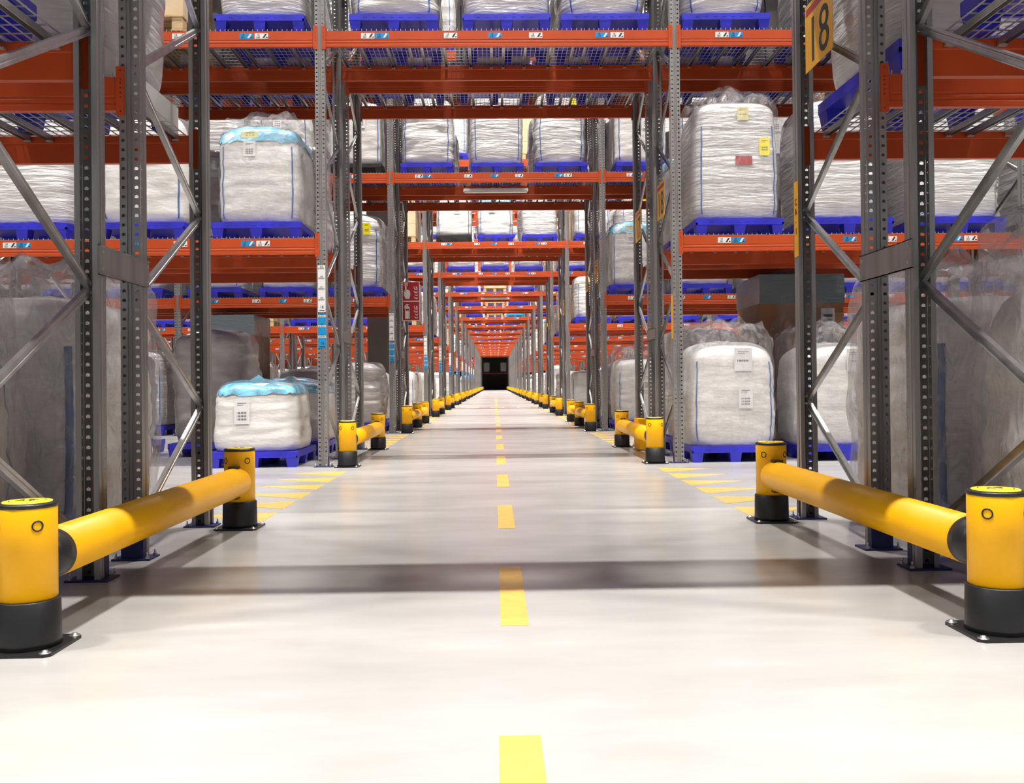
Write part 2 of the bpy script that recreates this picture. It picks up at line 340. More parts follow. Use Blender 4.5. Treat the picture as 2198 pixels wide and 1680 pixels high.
# ------------------------------------------------------------------ the hall
structure('floor', MB().add([(-24, -6, 0), (24, -6, 0), (24, 150, 0), (-24, 150, 0)], [(0, 1, 2, 3)], 'floor'))
structure('ceiling', MB().box(-24, 24, -6, 150, 14.2, 14.4, 'ceil'))
structure('wall_back', MB().box(-24, 24, 150, 150.3, 0, 14.2, 'dark'))
structure('wall_left', MB().box(-24.3, -24, -6, 150, 0, 14.2, 'wall'))
structure('wall_right', MB().box(24, 24.3, -6, 150, 0, 14.2, 'wall'))

# ------------------------------------------------------------------ upright frames
UW = .109; UD = .09
def upright_mb(h=9.6):
    """omega profile; web at y=0 facing -y, open side at y=UD"""
    mb = MB(); hw = UW/2
    def strip(p0, p1, holes=None):
        n = int(h/.05); (x0, y0), (x1, y1) = p0, p1
        if not holes:
            mb.add([(x0, y0, 0), (x1, y1, 0), (x1, y1, h), (x0, y0, h)], [(0, 1, 2, 3)], 'steel'); return
        r, off = holes; L = math.hypot(x1-x0, y1-y0)
        for k in range(n):
            z0 = k*.05; zc = z0+.025; c = .5+off
            pts = []
            for a in (45, 135, 225, 315):
                ca, sa = math.cos(math.radians(a)), math.sin(math.radians(a))
                pts.append(((1 if ca > 0 else 0), z0+(.05 if sa > 0 else 0)))
            ring = []
            angs = (90, 150, 215, 325, 30)
            for a in angs: ring.append((c+r/L*math.cos(math.radians(a)), zc+r*math.sin(math.radians(a))))
            P2 = [pts[0], pts[1], pts[2], pts[3]]; A = P2+ring
            vs = [(x0+(x1-x0)*t, y0+(y1-y0)*t, z) for t, z in A]
            # corners 0:TR 1:TL 2:BL 3:BR ; ring 4:top 5:ul 6:ll 7:lr 8:ur
            mb.add(vs, [(0, 1, 4), (1, 5, 4), (1, 2, 6, 5), (2, 3, 7, 6), (3, 0, 8, 7), (0, 4, 8)], 'steel')
    pr = [(-hw+.026, UD), (-hw, UD), (-hw, .062), (-hw+.006, .058), (-hw+.006, .042), (-hw, .038), (-hw, .002)]
    for a, b in zip(pr, pr[1:]):
        strip(a, b, (.0035, 0) if (a[1], b[1]) == (.038, .002) else None)
    strip((-hw, 0), (-.017, 0), (.0112, .03))
    g = [(-.017, 0), (-.014, .007), (-.005, .007), (-.003, .003), (.003, .003), (.005, .007), (.014, .007), (.017, 0)]
    for a, b in zip(g, g[1:]): strip(a, b)
    strip((.017, 0), (hw, 0), (.0112, -.03))
    pr = [(-x, y) for x, y in pr][::-1]
    for a, b in zip(pr, pr[1:]):
        strip(a, b, (.0035, 0) if (b[1], a[1]) == (.038, .002) else None)
    return mb
def foot_mb():
    mb = MB(); mb.box(-.101, .101, -.03, .118, 0, .009, 'navy')
    hw = UW/2+.004
    mb.box(-hw, hw, -.006, -.002, .009, .2, 'navy'); mb.box(-hw, -hw+.003, -.006, .04, .009, .2, 'navy'); mb.box(hw-.003, hw, -.006, .04, .009, .2, 'navy')
    return mb
def bolt_mb(x, y, z=.009):
    mb = MB(); mb.lathe([(.011, z), (.011, z+.012)], 'bolt', 6, (x, y, 0), smooth=False); mb.lathe([(.005, z+.012), (.005, z+.032)], 'bolt', 8, (x, y, 0)); return mb
def sbolts(mb):
    for s in (-1, 1):
        for z in (.05, .15):
            mb.lathe([(.008, s*(UW/2+.004)), (.008, s*(UW/2+.012))], 'bolt', 6, (0, 0, 0), axis='y', smooth=False)
UPR = upright_mb(); FOOT = foot_mb(); PLATE = MB().box(-.101, .101, -.03, .118, 0, .009, 'navy')
PLATE.box(-UW/2-.004, -UW/2-.001, .02, .06, .009, .12, 'navy'); PLATE.box(UW/2+.001, UW/2+.004, .02, .06, .009, .12, 'navy')
BZF = .15; BZR = .785; BP = 1.237
def brace_mb(a, b):
    mb = MB(); A = Vector(a); B = Vector(b); d = (B-A).normalized(); u = Vector((1, 0, 0)); n = d.cross(u).normalized()
    w = .021
    # C profile 42 x 25 mm, open towards the rack bay
    prof = [(-w, -.0125), (-w, .0125), (-.006, .0125), (-.004, .009), (.004, .009), (.006, .0125), (w, .0125), (w, -.0125)]
    vs = [p + n*q + u*r for p in (A, B) for q, r in prof]; k = len(prof)
    mb.add(vs, [(i, i+1, k+i+1, k+i) for i in range(k-1)], 'steel2'); return mb
def frame_kind(mirror, side):
    """local: x=0 centre of the uprights, y=0 front plate edge, depth 1.278.  mirror: braces run the other way"""
    R = Matrix.Rotation(PI, 4, 'Z')
    mf = Matrix.Translation((0, .03, 0)); mr = Matrix.Translation((0, 1.248, 0)) @ R
    bolts = [P('bolt', bolt_mb(x, y)) for x, y in ((-.082, -.012), (.082, -.012), (.082, .098))]
    parts = [P('upright', UPR, mf), P('upright', UPR, mr),
             P('foot', PLATE if mirror else FOOT, mf, [P('bolt', b.mb) for b in bolts]), P('foot', FOOT, mr, [P('bolt', b.mb) for b in bolts])]
    y0, y1 = .03+.05, 1.248-.05
    k = 0
    while BZR+BP*k < 9.3:
        f0 = (0, y0, max(.15, BZF+BP*k)); r0 = (0, y1, BZR+BP*k); f1 = (0, y0, BZF+BP*(k+1))
        if mirror: f0, r0, f1 = (0, y1, f0[2]), (0, y0, r0[2]), (0, y1, f1[2])
        for a, b in ((f0, r0), (r0, f1)):
            if b[2] > 9.5: continue
            parts.append(P('brace', brace_mb(a, b)))
        k += 1
    return Kind('rack_upright_frame', 'rack frame', parts)
FR_A = frame_kind(True, 0); FR_B = frame_kind(False, 0)

# ------------------------------------------------------------------ beams
HB = .177
BL = 4.0-UW-.004
def beam_mb(L=BL):
    """front face at y=0 looking -y, body .05 deep, top at z=0"""
    h = HB
    pr = [(0, 0), (0, -.098), (.004, -.103), (.004, -.112), (0, -.117), (0, -.130), (.004, -.134), (.004, -.143), (0, -.147), (0, -h), (.045, -h), (.045, -.05), (.05, -.045), (.05, 0)]
    mb = MB(); mb.extrude_x(pr, -L/2, L/2, 'orange'); return mb
def conn_mb(s):
    """end connector plate hooked to the front of the upright: x from beam end over the upright web"""
    mb = MB(); x0, x1 = sorted((s*(BL/2-.012), s*(BL/2+.034)))
    mb.box(x0, x1, -.012, -.004, -HB-.03, .055, 'orange')
    xa, xb = sorted((s*(BL/2-.012), s*(BL/2-.004)))
    mb.box(xa, xb, -.004, .05, -HB-.03, .055, 'orange')
    xm = s*(BL/2+.012)
    for z in (.032, -.015, -.035, -.06, -.085, -.11, -.185):
        mb.lathe([(.0045, -.0125), (.0045, -.0118)], 'hole', 8, (xm, 0, z), axis='y', smooth=False)
    return mb
def tag_mb(blue, num):
    mb = MB(); m = 'cyan_l' if blue else 'paper'
    mb.box(-.075, .075, -.0015, 0, -.031, .031, m)
    mb.add([(.012, -.002, -.022), (.04, -.002, .024), (.062, -.002, .024), (.034, -.002, -.022)], [(0, 1, 2, 3)], 'paper' if blue else 'ink')
    mb.add([(.045, -.002, -.022), (.055, -.002, -.01), (.07, -.002, -.01), (.07, -.002, -.022)], [(0, 1, 2, 3)], 'ink')
    t = text_mb('18', .03); mb.merge(t, Matrix.Translation((-.035, -.002, .013)))
    t = text_mb(num, .03); mb.merge(t, Matrix.Translation((-.035, -.002, -.014)))
    return mb
TAGX = [(-1.46, 0), (-1.3, 1), (-.53, 0), (-.03, 1), (.43, 0), (1.18, 1), (1.35, 0)]
def beam_kind(tags, n0=267):
    parts = [P('beam', BEAM), P('end_connector', CONN[-1]), P('end_connector', CONN[1])]
    if tags:
        for i, (x, b) in enumerate(TAGX):
            parts.append(P('location_label', tag_mb(b, str(n0+2*i)), Matrix.Translation((x, 0, -.055)),
                           label='pale blue location label' if b else 'white location label'))
    return Kind('rack_beam', 'rack beam', parts)
BEAM = beam_mb(); CONN = {-1: conn_mb(-1), 1: conn_mb(1)}
BK_T = {267: beam_kind(True, 267), 251: beam_kind(True, 251), 281: beam_kind(True, 281)}; BK_N = beam_kind(False)

# ------------------------------------------------------------------ wire decks
def deck_kind():
    w, d = .93, 1.2; wire = MB()
    n = 18
    for i in range(n):
        x = -w/2+w*i/(n-1); wire.box(x-.0028, x+.0028, -d/2, d/2, .001, .0066, 'wire')
        wire.box(x-.0028, x+.0028, -d/2-.004, -d/2, .001, .022, 'wire')
    for j in range(12):
        y = -d/2+.03+(d-.06)*j/11; wire.box(-w/2, w/2, y-.0028, y+.0028, .0066, .0118, 'wire')
    parts = [P('wire_mesh', wire)]
    for x in (-.41, -.15, .15, .41):
        b = MB(); d2 = .552
        b.box(x-.017, x+.017, -d2, d2, -.002, .0008, 'steel2'); b.box(x-.017, x-.0145, -d2, d2, -.036, -.002, 'steel2'); b.box(x+.0145, x+.017, -d2, d2, -.036, -.002, 'steel2')
        for s in (-1, 1): b.box(x-.02, x+.02, s*(d2-.014)-.012, s*(d2-.014)+.012, -.04, -.03, 'wire')
        parts.append(P('support_bar', b))
    return Kind('wire_deck_panel', 'wire deck', parts)
DECK = deck_kind()

# ------------------------------------------------------------------ pallets
def pallet_kind(m, nm='plastic_pallet'):
    w, d, h = 1.0, 1.2, .178; t = MB()
    t.box(-w/2, w/2, -d/2, d/2, h-.045, h, m); t.box(-w/2+.02, w/2-.02, -d/2+.02, d/2-.02, h-.065, h-.045, m)
    for s in (-1, 1):
        t.box(-w/2, w/2, s*(d/2-.01)-.01, s*(d/2-.01)+.01, h-.07, h-.045, m); t.box(s*(w/2-.01)-.01, s*(w/2-.01)+.01, -d/2, d/2, h-.07, h-.045, m)
    for i in range(7):
        for s in (-1, 1): t.box(-w/2+.16+i*.1, -w/2+.2+i*.1, s*(d/2)-.002, s*(d/2)+.002, h-.038, h-.03, m)
    parts = [P('deck', t)]
    for x in (-1, 0, 1):
        for y in (-1, 0, 1):
            f = MB(); cx, cy = x*(w/2-.068), y*(d/2-.075); a, c = .068, .05
            if x == 0: a, c = .07, .055
            v = [(cx+sx*k, cy+sy*(k+.005), z) for z, k in ((h-.05, a), (0.0, c)) for sx, sy in ((-1, -1), (1, -1), (1, 1), (-1, 1))]
            f.add(v, [(4, 5, 6, 7)[::-1], (0, 1, 5, 4)[::-1], (1, 2, 6, 5)[::-1], (2, 3, 7, 6)[::-1], (3, 0, 4, 7)[::-1]], m)
            parts.append(P('foot', f))
    return Kind(nm, 'pallet', parts)
def wood_pallet_kind():
    w, d, h = 1.0, 1.2, .178; parts = []
    for i in range(7):
        parts.append(P('deck_board', MB().box(-w/2, w/2, -d/2+i*.18, -d/2+i*.18+.12, h-.022, h, 'wood')))
    for x in (-.43, 0, .43):
        parts.append(P('bottom_board', MB().box(x-.06, x+.06, -d/2, d/2, 0, .022, 'wood')))
        for y in (-.52, 0, .52): parts.append(P('block', MB().box(x-.06, x+.06, y-.07, y+.07, .022, h-.022, 'wood')))
    return Kind('wooden_pallet', 'pallet', parts)
def sheet_pallet():
    k = pallet_kind('blue'); k.parts.append(P('side_sheet', MB().box(.5, .506, -.6, .6, 0, .178, 'signw'), label='white film side sheet')); return k
PAL = {'blue': pallet_kind('blue'), 'black': pallet_kind('blackp'), 'cyan': pallet_kind('cyan'), 'wood': wood_pallet_kind(), 'white': sheet_pallet()}
PALC = {'blue': 'blue plastic pallet', 'black': 'black plastic pallet', 'cyan': 'light blue plastic pallet', 'wood': 'wooden pallet', 'white': 'blue pallet, white film side'}

# ------------------------------------------------------------------ loads
def superr(a, ex, w, d):
    c, s = math.cos(a), math.sin(a)
    return (abs(c)**(2/ex)*math.copysign(w/2, c), abs(s)**(2/ex)*math.copysign(d/2, s))
def bag_mb(w, d, h, seed, mtl, ex=4.5, belly=.05, top=.82, round_=.42, lump=.02, taper=0., n=64, k=44, film=False):
    mb = MB(); vs = []
    for j in range(k+1):
        t = j/k; z = h*t
        sc = 1-.05*(1-min(1, t/.12))**2 + belly*math.sin(PI*min(1, t/top))*.6 - taper*t
        if t > top:
            q = (t-top)/(1-top); sc *= (1-q**2.4*round_*1.6) if q < 1 else 1-round_*1.6; 
            z = h*(top+(1-top)*math.sin(q*PI/2)**.9)
        e = ex - (ex-2.6)*max(0, (t-top)/(1-top))
        for i in range(n):
            a = 2*PI*(i+.5)/n; x, y = superr(a, e, w*sc, d*sc)
            p = Vector((x*2.2+seed*7.1, y*2.2, z*4.2)); p2 = Vector((x*5+seed, y*5, z*(16 if not film else 6)))
            r = math.hypot(x, y) or 1
            dd = lump*(noise.noise(p)*1.4 + noise.noise(p2)*.7)
            vs.append((x*(1+dd/r*1.2), y*(1+dd/r*1.2), z + (lump*1.6*noise.noise(p+Vector((9, 9, 9))) if t > top else 0)))
    fs = []
    for j in range(k):
        for i in range(n):
            q = (i+1) % n; fs.append((j*n+i, j*n+q, (j+1)*n+q, (j+1)*n+i))
    # close the top with shrinking rings
    base = k*n; b = len(vs); prev = base
    for ring, f in enumerate((.66, .33)):
        st = len(vs)
        for i in range(n):
            x, y, z = vs[base+i]; vs.append((x*f, y*f, z+.015+lump*1.5*noise.noise(Vector((x*f*6+seed, y*f*6, 3)))))
        for i in range(n): q = (i+1) % n; fs.append((prev+i, prev+q, st+q, st+i))
        prev = st
    vs.append((0, 0, vs[base][2]+.02)); c = len(vs)-1
    for i in range(n): fs.append((prev+i, prev+(i+1) % n, c))
    if not film: fs.append(tuple(range(n))[::-1])
    mb.add(vs, fs, mtl, True); mb.grid = (n, k); return mb
def seam_mb(bag, i0, j0, j1, wd=.008, m='seam', off=.006):
    n, k = bag.grid; mb = MB(); vs = []
    for j in range(j0, j1+1):
        a = Vector(bag.v[j*n+i0 % n]); nx = Vector(bag.v[j*n+(i0+1) % n]); pv = Vector(bag.v[j*n+(i0-1) % n])
        tan = (nx-pv).normalized(); out = Vector((tan.y, -tan.x, 0)); 
        if out.dot(Vector((a.x, a.y, 0))) < 0: out = -out
        c = a+out*off; vs += [c-tan*wd, c+tan*wd, c-tan*wd-out*off*1.5, c+tan*wd-out*off*1.5]
    fs = []
    for j in range(j1-j0): b = j*4; fs += [(b, b+1, b+5, b+4), (b+2, b, b+4, b+6), (b+1, b+3, b+7, b+5)]
    mb.add(vs, fs, m, True); return mb
def front_y(bag, x, z, side=-1):
    best = 0; bd = 9
    for (vx, vy, vz) in bag.v:
        if vy*side > 0:
            dd = abs(vx-x)+abs(vz-z)
            if dd < bd: bd = dd; best = vy
    return best
def bag_label(bag, x, z, w, h, m='paper', lines=3):
    """curved label lying on the front of the bag"""
    mb = MB(); nx, nz_ = 4, 5; vs = []; off = .012
    y = min(front_y(bag, x+dx*w/2, z+dz*h/2) for dx in (-1, 0, 1) for dz in (-1, 0, 1))-off
    mb.box(x-w/2, x+w/2, y, y+.004, z-h/2, z+h/2, m)
    for l in range(lines):
        zz = z-h*.05-l*h*.13
        for b in range(9):
            xa = x-w*.32+b*w*.07; mb.box(xa, xa+w*(.045 if b % 3 else .02), y-.001, y, zz-h*.04, zz+h*.04, 'ink')
    if lines: mb.box(x-w*.3, x+w*.3, y-.001, y, z+h*.33, z+h*.35, 'ink'); mb.box(x-w*.3, x+w*.1, y-.001, y, z+h*.25, z+h*.265, 'ink')
    return mb
def cover_mb(w, d, h, seed):
    mb = bag_mb(w, d, h, seed, 'film', ex=4.2, belly=.045, top=.8, round_=.42, lump=.018, n=72, k=48, film=True)
    for i, (x, y, z) in enumerate(mb.v):                # crumple the loose top of the hood
        t = max(0, (z/h-.78)/.22)
        if t > 0:
            q = noise.noise(Vector((x*6+seed, y*6, z*5))); q2 = noise.noise(Vector((x*14, y*14+seed, z*9)))
            mb.v[i] = (x*(1+t*.1*q), y*(1+t*.1*q), z+t*(.12*q+.06*q2))
    return mb
def liner_mb(bag, j0, seed):
    """crumpled blue liner over the top of the bag"""
    n, k = bag.grid; mb = MB(); vs = []; rows = list(range(j0, k+1))
    for r, j in enumerate(rows):
        for i in range(n):
            x, y, z = bag.v[j*n+i]; q = noise.noise(Vector((x*7+seed, y*7, z*7))); g = 1.02+.03*q
            dz = -.06*abs(noise.noise(Vector((i*.35, seed, 0)))) if r == 0 else 0
            vs.append((x*g, y*g, z+.01+.03*q+dz))
    for r in range(len(rows)-1):
        pass
    fs = [(r*n+i, r*n+(i+1) % n, (r+1)*n+(i+1) % n, (r+1)*n+i) for r in range(len(rows)-1) for i in range(n)]
    L = (len(rows)-1)*n; st = len(vs)
    for i in range(n):
        x, y, z = vs[L+i]; vs.append((x*.5, y*.5, z+.03+.05*noise.noise(Vector((x*5+seed, y*5, 1)))))
    fs += [(L+i, L+(i+1) % n, st+(i+1) % n, st+i) for i in range(n)]
    vs.append((0, 0, sum(v[2] for v in vs[st:])/n)); c = len(vs)-1; fs += [(st+i, st+(i+1) % n, c) for i in range(n)]
    mb.add(vs, fs, 'liner', True); return mb
# corner vertex indices on the 64-gon: front (-y) corners are near 225 and 315 degrees
CI = {'fl': 40, 'fr': 55, 'br': 8, 'bl': 24}
def loops_mb(bag):
    mb = MB(); n, k = bag.grid
    for key in ('fl', 'fr'):
        x, y, z = bag.v[int(k*.8)*n+CI[key]]
        for t in range(6):
            a0, a1 = PI*t/6, PI*(t+1)/6
            p0 = (x*.8+.06*math.cos(a0), y*.85, z+.1+.08*math.sin(a0)); p1 = (x*.8+.06*math.cos(a1), y*.85, z+.1+.08*math.sin(a1)); mb.bar(p0, p1, .035, .006, 'bag2')
    return mb
def bag_kind(h=1.2, seed=1, mtl='bag', labels=(), seams=('fl', 'fr'), liner=False, cover=None, **kw):
    w_side = mtl == 'bagl' or seed == 41
    b = bag_mb(kw.pop('w', .98), kw.pop('d', 1.12), h, seed, mtl, **kw); k = b.grid[1]
    parts = [P('body', b)]
    for s in seams: parts.append(P('seam_ribbon', seam_mb(b, CI[s]+(1 if s == 'fl' else -1), 2, int(k*.78), .02 if mtl == 'bagl' else .008), label='blue seam ribbon'))
    for (x, z, w, hh, m, ln) in labels: parts.append(P('label', bag_label(b, x, z, w, hh, m, ln)))
    if liner: parts.append(P('liner', liner_mb(b, int(k*.84), seed), label='light blue plastic liner'))
    if cover:
        cw, cd, ch, ox = cover; cm = cover_mb(cw, cd, ch, seed+3)
        if w_side: cm.mats = ['film2']
        parts.append(P('plastic_cover', cm, Matrix.Translation((ox, 0, 0)), label='clear crinkled plastic cover'))
    return Kind('bulk_bag', 'bulk bag', parts)
wl = lambda x, z: (x, z, .17, .28, 'paper', 3)
BAG = {
 'wrap': bag_kind(1.42, 1, 'bag', ex=5, lump=.012, top=.86),
 'wrap2': bag_kind(1.3, 5, 'bag', labels=[(.22, 1.0, .13, .2, 'yel_l', 2)], ex=4, lump=.02),
 'plain': bag_kind(1.12, 9, 'bag2', labels=[wl(.1, .75)], ex=5.5, lump=.01),
 'plain2': bag_kind(1.2, 13, 'bag', labels=[(-.08, .9, .13, .16, 'paper', 2)], ex=4.2, lump=.022, belly=.09),
 'blue': bag_kind(1.1, 17, 'bag2', labels=[wl(-.1, .78)], liner=True, ex=5, lump=.018),
 'low': bag_kind(.78, 21, 'bag2', labels=[wl(-.12, .45)], liner=True, ex=5, lump=.012, seams=(), taper=.06),
 'dark': bag_kind(1.25, 25, 'bag_shaded', ex=4, lump=.03, seams=()),
 'covered': bag_kind(1.15, 29, 'bag2', labels=[wl(.1, .7)], cover=(1.09, 1.23, 1.34, .0), ex=5, lump=.01),
 # bags made for one place
 'h_tall': bag_kind(1.38, 31, 'bag', labels=[(.3, .82, .12, .2, 'yel_l', 2), (.06, .66, .19, .1, 'red_l', 0), (.06, 1.2, .13, .15, 'pale_l', 1)], cover=(1.07, 1.21, 1.49, -.0), ex=6, lump=.008, taper=.05, top=.88, round_=.3),
 'h_blue': bag_kind(1.12, 33, 'bag2', labels=[(-.08, .83, .14, .17, 'paper', 3), (-.08, .99, .19, .07, 'pale_l', 1)], liner=True, cover=(1.06, 1.2, 1.26, .05), ex=5.5, lump=.009, w=.92, d=1.08),
 'h_gnd': bag_kind(1.2, 35, 'bag2', labels=[(.1, .98, .2, .26, 'paper', 1), (.12, .55, .16, .24, 'paper', 3)], cover=(1.1, 1.23, 1.42, -.03), ex=5, lump=.012, top=.74, round_=.5, w=1.02),
 'h_side': bag_kind(1.24, 37, 'bagl', ex=5, lump=.016, top=.84, round_=.35, w=1.02, d=1.14, cover=(1.13, 1.27, 1.46, 0), seams=('fl', 'fr', 'bl', 'br')),
 'h_side2': bag_kind(1.18, 41, 'bag2', ex=4.2, lump=.02, top=.7, round_=.5, w=1.02, d=1.12, cover=(1.13, 1.25, 1.4, .0), seams=('fl', 'bl', 'br')),
}
BAGC = {'wrap': 'tall film-wrapped white bag', 'wrap2': 'wrapped white bag, yellow label', 'plain': 'white bulk bag, paper label', 'plain2': 'bulging white bulk bag',
        'blue': 'white bulk bag, blue liner', 'low': 'low white bag, blue top', 'dark': 'bulk bag in shade-darkened film', 'covered': 'white bulk bag under cover',
        'h_tall': 'tall bag, yellow and red labels', 'h_blue': 'white bag, light blue liner', 'h_gnd': 'white bag, loose clear cover',
        'h_side': 'large grey-white bag in film', 'h_side2': 'large white bag in film'}
def octabin_kind():
    b = MB(); w, d, h = 1.1, 1.15, 2.0
    b.box(-w/2, w/2, -d/2, d/2, 0, h, 'card'); g = MB(); g.box(-w/2-.012, w/2+.012, -d/2-.012, d/2+.012, h-.32, h+.012, 'cardg')
    l = MB(); l.box(.25, .43, -d/2-.006, -d/2, 1.35, 1.62, 'paper')
    for i in range(3): l.box(.28, .4, -d/2-.008, -d/2-.006, 1.4+i*.06, 1.43+i*.06, 'ink')
    l2 = MB(); l2.box(.2, .45, -d/2-.006, -d/2, 1.2, 1.32, 'cardg')
    return Kind('cardboard_bin', 'carton', [P('box', b), P('lid', g, label='grey film lid'), P('label', l), P('label', l2), P('plastic_cover', cover_mb(w+.06, d+.04, h+.05, 77), label='clear crinkled plastic cover')])
def carton_kind(nx, nz, seed):
    """beige cartons: every carton its own thing is made in put_load"""
    c = MB(); w, d, h = .96/nx, 1.1, 1.0/nz
    c.box(-w/2+.004, w/2-.004, -d/2, d/2, .003, h, 'beige'); t = MB(); t.box(-w*.06, w*.06, -d/2-.002, d/2+.002, h, h+.002, 'pale_l'); t.box(-w*.06, w*.06, -d/2-.002, -d/2, h*.75, h, 'pale_l')
    return Kind('carton', 'carton', [P('box', c), P('tape', t)])
OCTA = octabin_kind(); CART = carton_kind(2, 3, 1)

# ------------------------------------------------------------------ racks
LV = [0, 2.565, 4.894, 7.2]
ORD = ['nearest', 'second', 'third', 'fourth', 'fifth', 'sixth', 'seventh', 'eighth', 'ninth', 'tenth', 'eleventh', 'twelfth', 'thirteenth', 'fourteenth', 'fifteenth', 'sixteenth', 'seventeenth', 'eighteenth']
NTH = ['', 'first', 'second', 'third', 'fourth', 'fifth', 'sixth', 'seventh', 'eighth', 'ninth', 'tenth', 'eleventh', 'twelfth', 'thirteenth', 'fourteenth', 'fifteenth', 'sixteenth', 'seventeenth', 'eighteenth']
LN = ['floor', 'lower shelf', 'upper shelf', 'top shelf']
ROWN = {'A': 'front row', 'B': 'back row'}
def slotname(b, i):
    if b == 0: return ('left above tunnel', 'middle above tunnel', 'right above tunnel')[i]
    if b < 0: n = (-b-1)*3+(3-i); return NTH[n]+' left of tunnel'
    n = (b-1)*3+i+1; return NTH[n]+' right of tunnel'
SX = [-1.28, -.02, 1.22]
OV = {}   # (rack,row,level,bay,slot): (pallet, load, dx, zscale)
OV[(1, 'A', 1, 1, 0)] = ('blue', 'h_tall', .0, 1.0); OV[(1, 'A', 1, -1, 2)] = ('blue', 'h_blue', .05, 1.0)
OV[(1, 'A', 1, -1, 1)] = ('blue', 'plain', 0, 1.15); OV[(1, 'A', 1, -1, 0)] = ('blue', 'wrap', -.05, 1.0)
OV[(1, 'A', 1, 1, 1)] = ('blue', 'wrap', .0, 1.0); OV[(1, 'A', 1, 1, 2)] = ('blue', 'wrap', .05, 1)
OV[(1, 'A', 2, -1, 2)] = ('blue', 'wrap', .1, 1); OV[(1, 'A', 2, -1, 1)] = ('wood', 'cartons', .0, 1); OV[(1, 'A', 2, -1, 0)] = ('blue', 'plain2', 0, 1)
for i in range(3): OV[(1, 'A', 2, 0, i)] = ('blue', ('plain2', 'wrap', 'wrap2')[i], (.1, .13, .0)[i], 1.05)
OV[(1, 'A', 2, 1, 0)] = ('blue', 'wrap2', -.12, 1.05); OV[(1, 'A', 2, 1, 1)] = ('blue', 'wrap', 0, 1)
OV[(1, 'A', 0, -1, 2)] = ('blue', 'low', -.02, 1.0); OV[(1, 'B', 0, -1, 1)] = ('blue', 'dark', .2, 1.2); OV[(1, 'B', 0, -1, 2)] = ('blue', 'low', 0, 1)
OV[(1, 'A', 0, -1, 1)] = None; OV[(1, 'A', 0, -1, 0)] = None
OV[(1, 'A', 0, 1, 0)] = ('blue', 'h_gnd', -.08, 1.0); OV[(1, 'A', 0, 1, 1)] = ('blue', 'h_gnd', -.05, .98); OV[(1, 'B', 0, 1, 1)] = (None, 'octabin', .0, 1.15)
OV[(0, 'B', 0, -1, 2)] = ('blue', 'h_side', .0, 1.0); OV[(0, 'B', 0, 1, 0)] = ('blue', 'h_side', .06, .97)
OV[(0, 'A', 0, -1, 2)] = ('blue', 'h_side2', -.03, .9); OV[(0, 'A', 0, 1, 0)] = ('blue', 'h_side2', .0, 1.05)
OV[(0, 'B', 1, -1, 2)] = ('white', 'wrap', .12, 1.1); OV[(0, 'B', 1, 1, 0)] = ('blue', 'wrap', -.1, 1.1)
OV[(2, 'A', 2, -1, 2)] = ('black', 'plain', .12, 1.1); OV[(2, 'A', 1, -1, 2)] = ('blue', 'wrap2', .1, 1.1); OV[(2, 'A', 0, -1, 2)] = ('blue', 'dark', .1, .95)
OV[(2, 'A', 1, 1, 0)] = ('blue', 'h_blue', -.1, 1.1); OV[(2, 'A', 0, 1, 0)] = ('blue', 'covered', 0, 1.05); OV[(2, 'A', 0, -1, 0)] = (None, 'octabin', .15, 1.12)
OV[(2, 'A', 0, -1, 1)] = ('blue', 'blue', 0, .8)
for i in range(3): OV[(2, 'A', 2, 0, i)] = ('blue', ('plain2', 'wrap', 'wrap2')[i], (-.03, .03, .02)[i], 1.1)
OV[(3, 'A', 2, 0, 0)] = ('black', 'plain', .1, 1)
for r_, row_ in ((4, 'bbb'), (5, 'bwb'), (6, 'bwb'), (7, 'bwc'), (8, 'wbb'), (9, 'bwb'), (10, 'bbb'), (11, 'bbb'), (12, 'bwb'), (13, 'bbb'), (14, 'bbb')):
    for i, c_ in enumerate(row_):
        OV[(r_, 'A', 2, 0, i)] = ('wood', 'cartons', 0, 1) if c_ == 'w' else ('blue' if c_ == 'b' else 'cyan', ('wrap', 'plain2', 'wrap2')[i], (.03, 0, -.02)[i], 1)
def choose(r, row, l, b, i):
    k = (r, row, l, b, i)
    if k in OV: return OV[k]
    rnd = random.Random(hash((r*97+(row == 'B')*31+l*13+b*7+i*3)))
    q = rnd.random(); dx = rnd.uniform(-.05, .05); zs = rnd.uniform(.92, 1.1)
    if r >= 3 and l == 0 and q < .25: return None
    if q < (.16 if r >= 3 else -1): return ('wood', 'cartons', dx, 1)
    pal = 'blue' if rnd.random() < .93 else ('black' if rnd.random() < .6 else 'wood')
    t = rnd.choice(['wrap', 'wrap', 'wrap2', 'plain', 'plain2', 'plain2', 'blue', 'covered' if r < 3 else 'wrap'] + (['low', 'dark'] if l == 0 else []))
    return (pal, t, dx, zs)
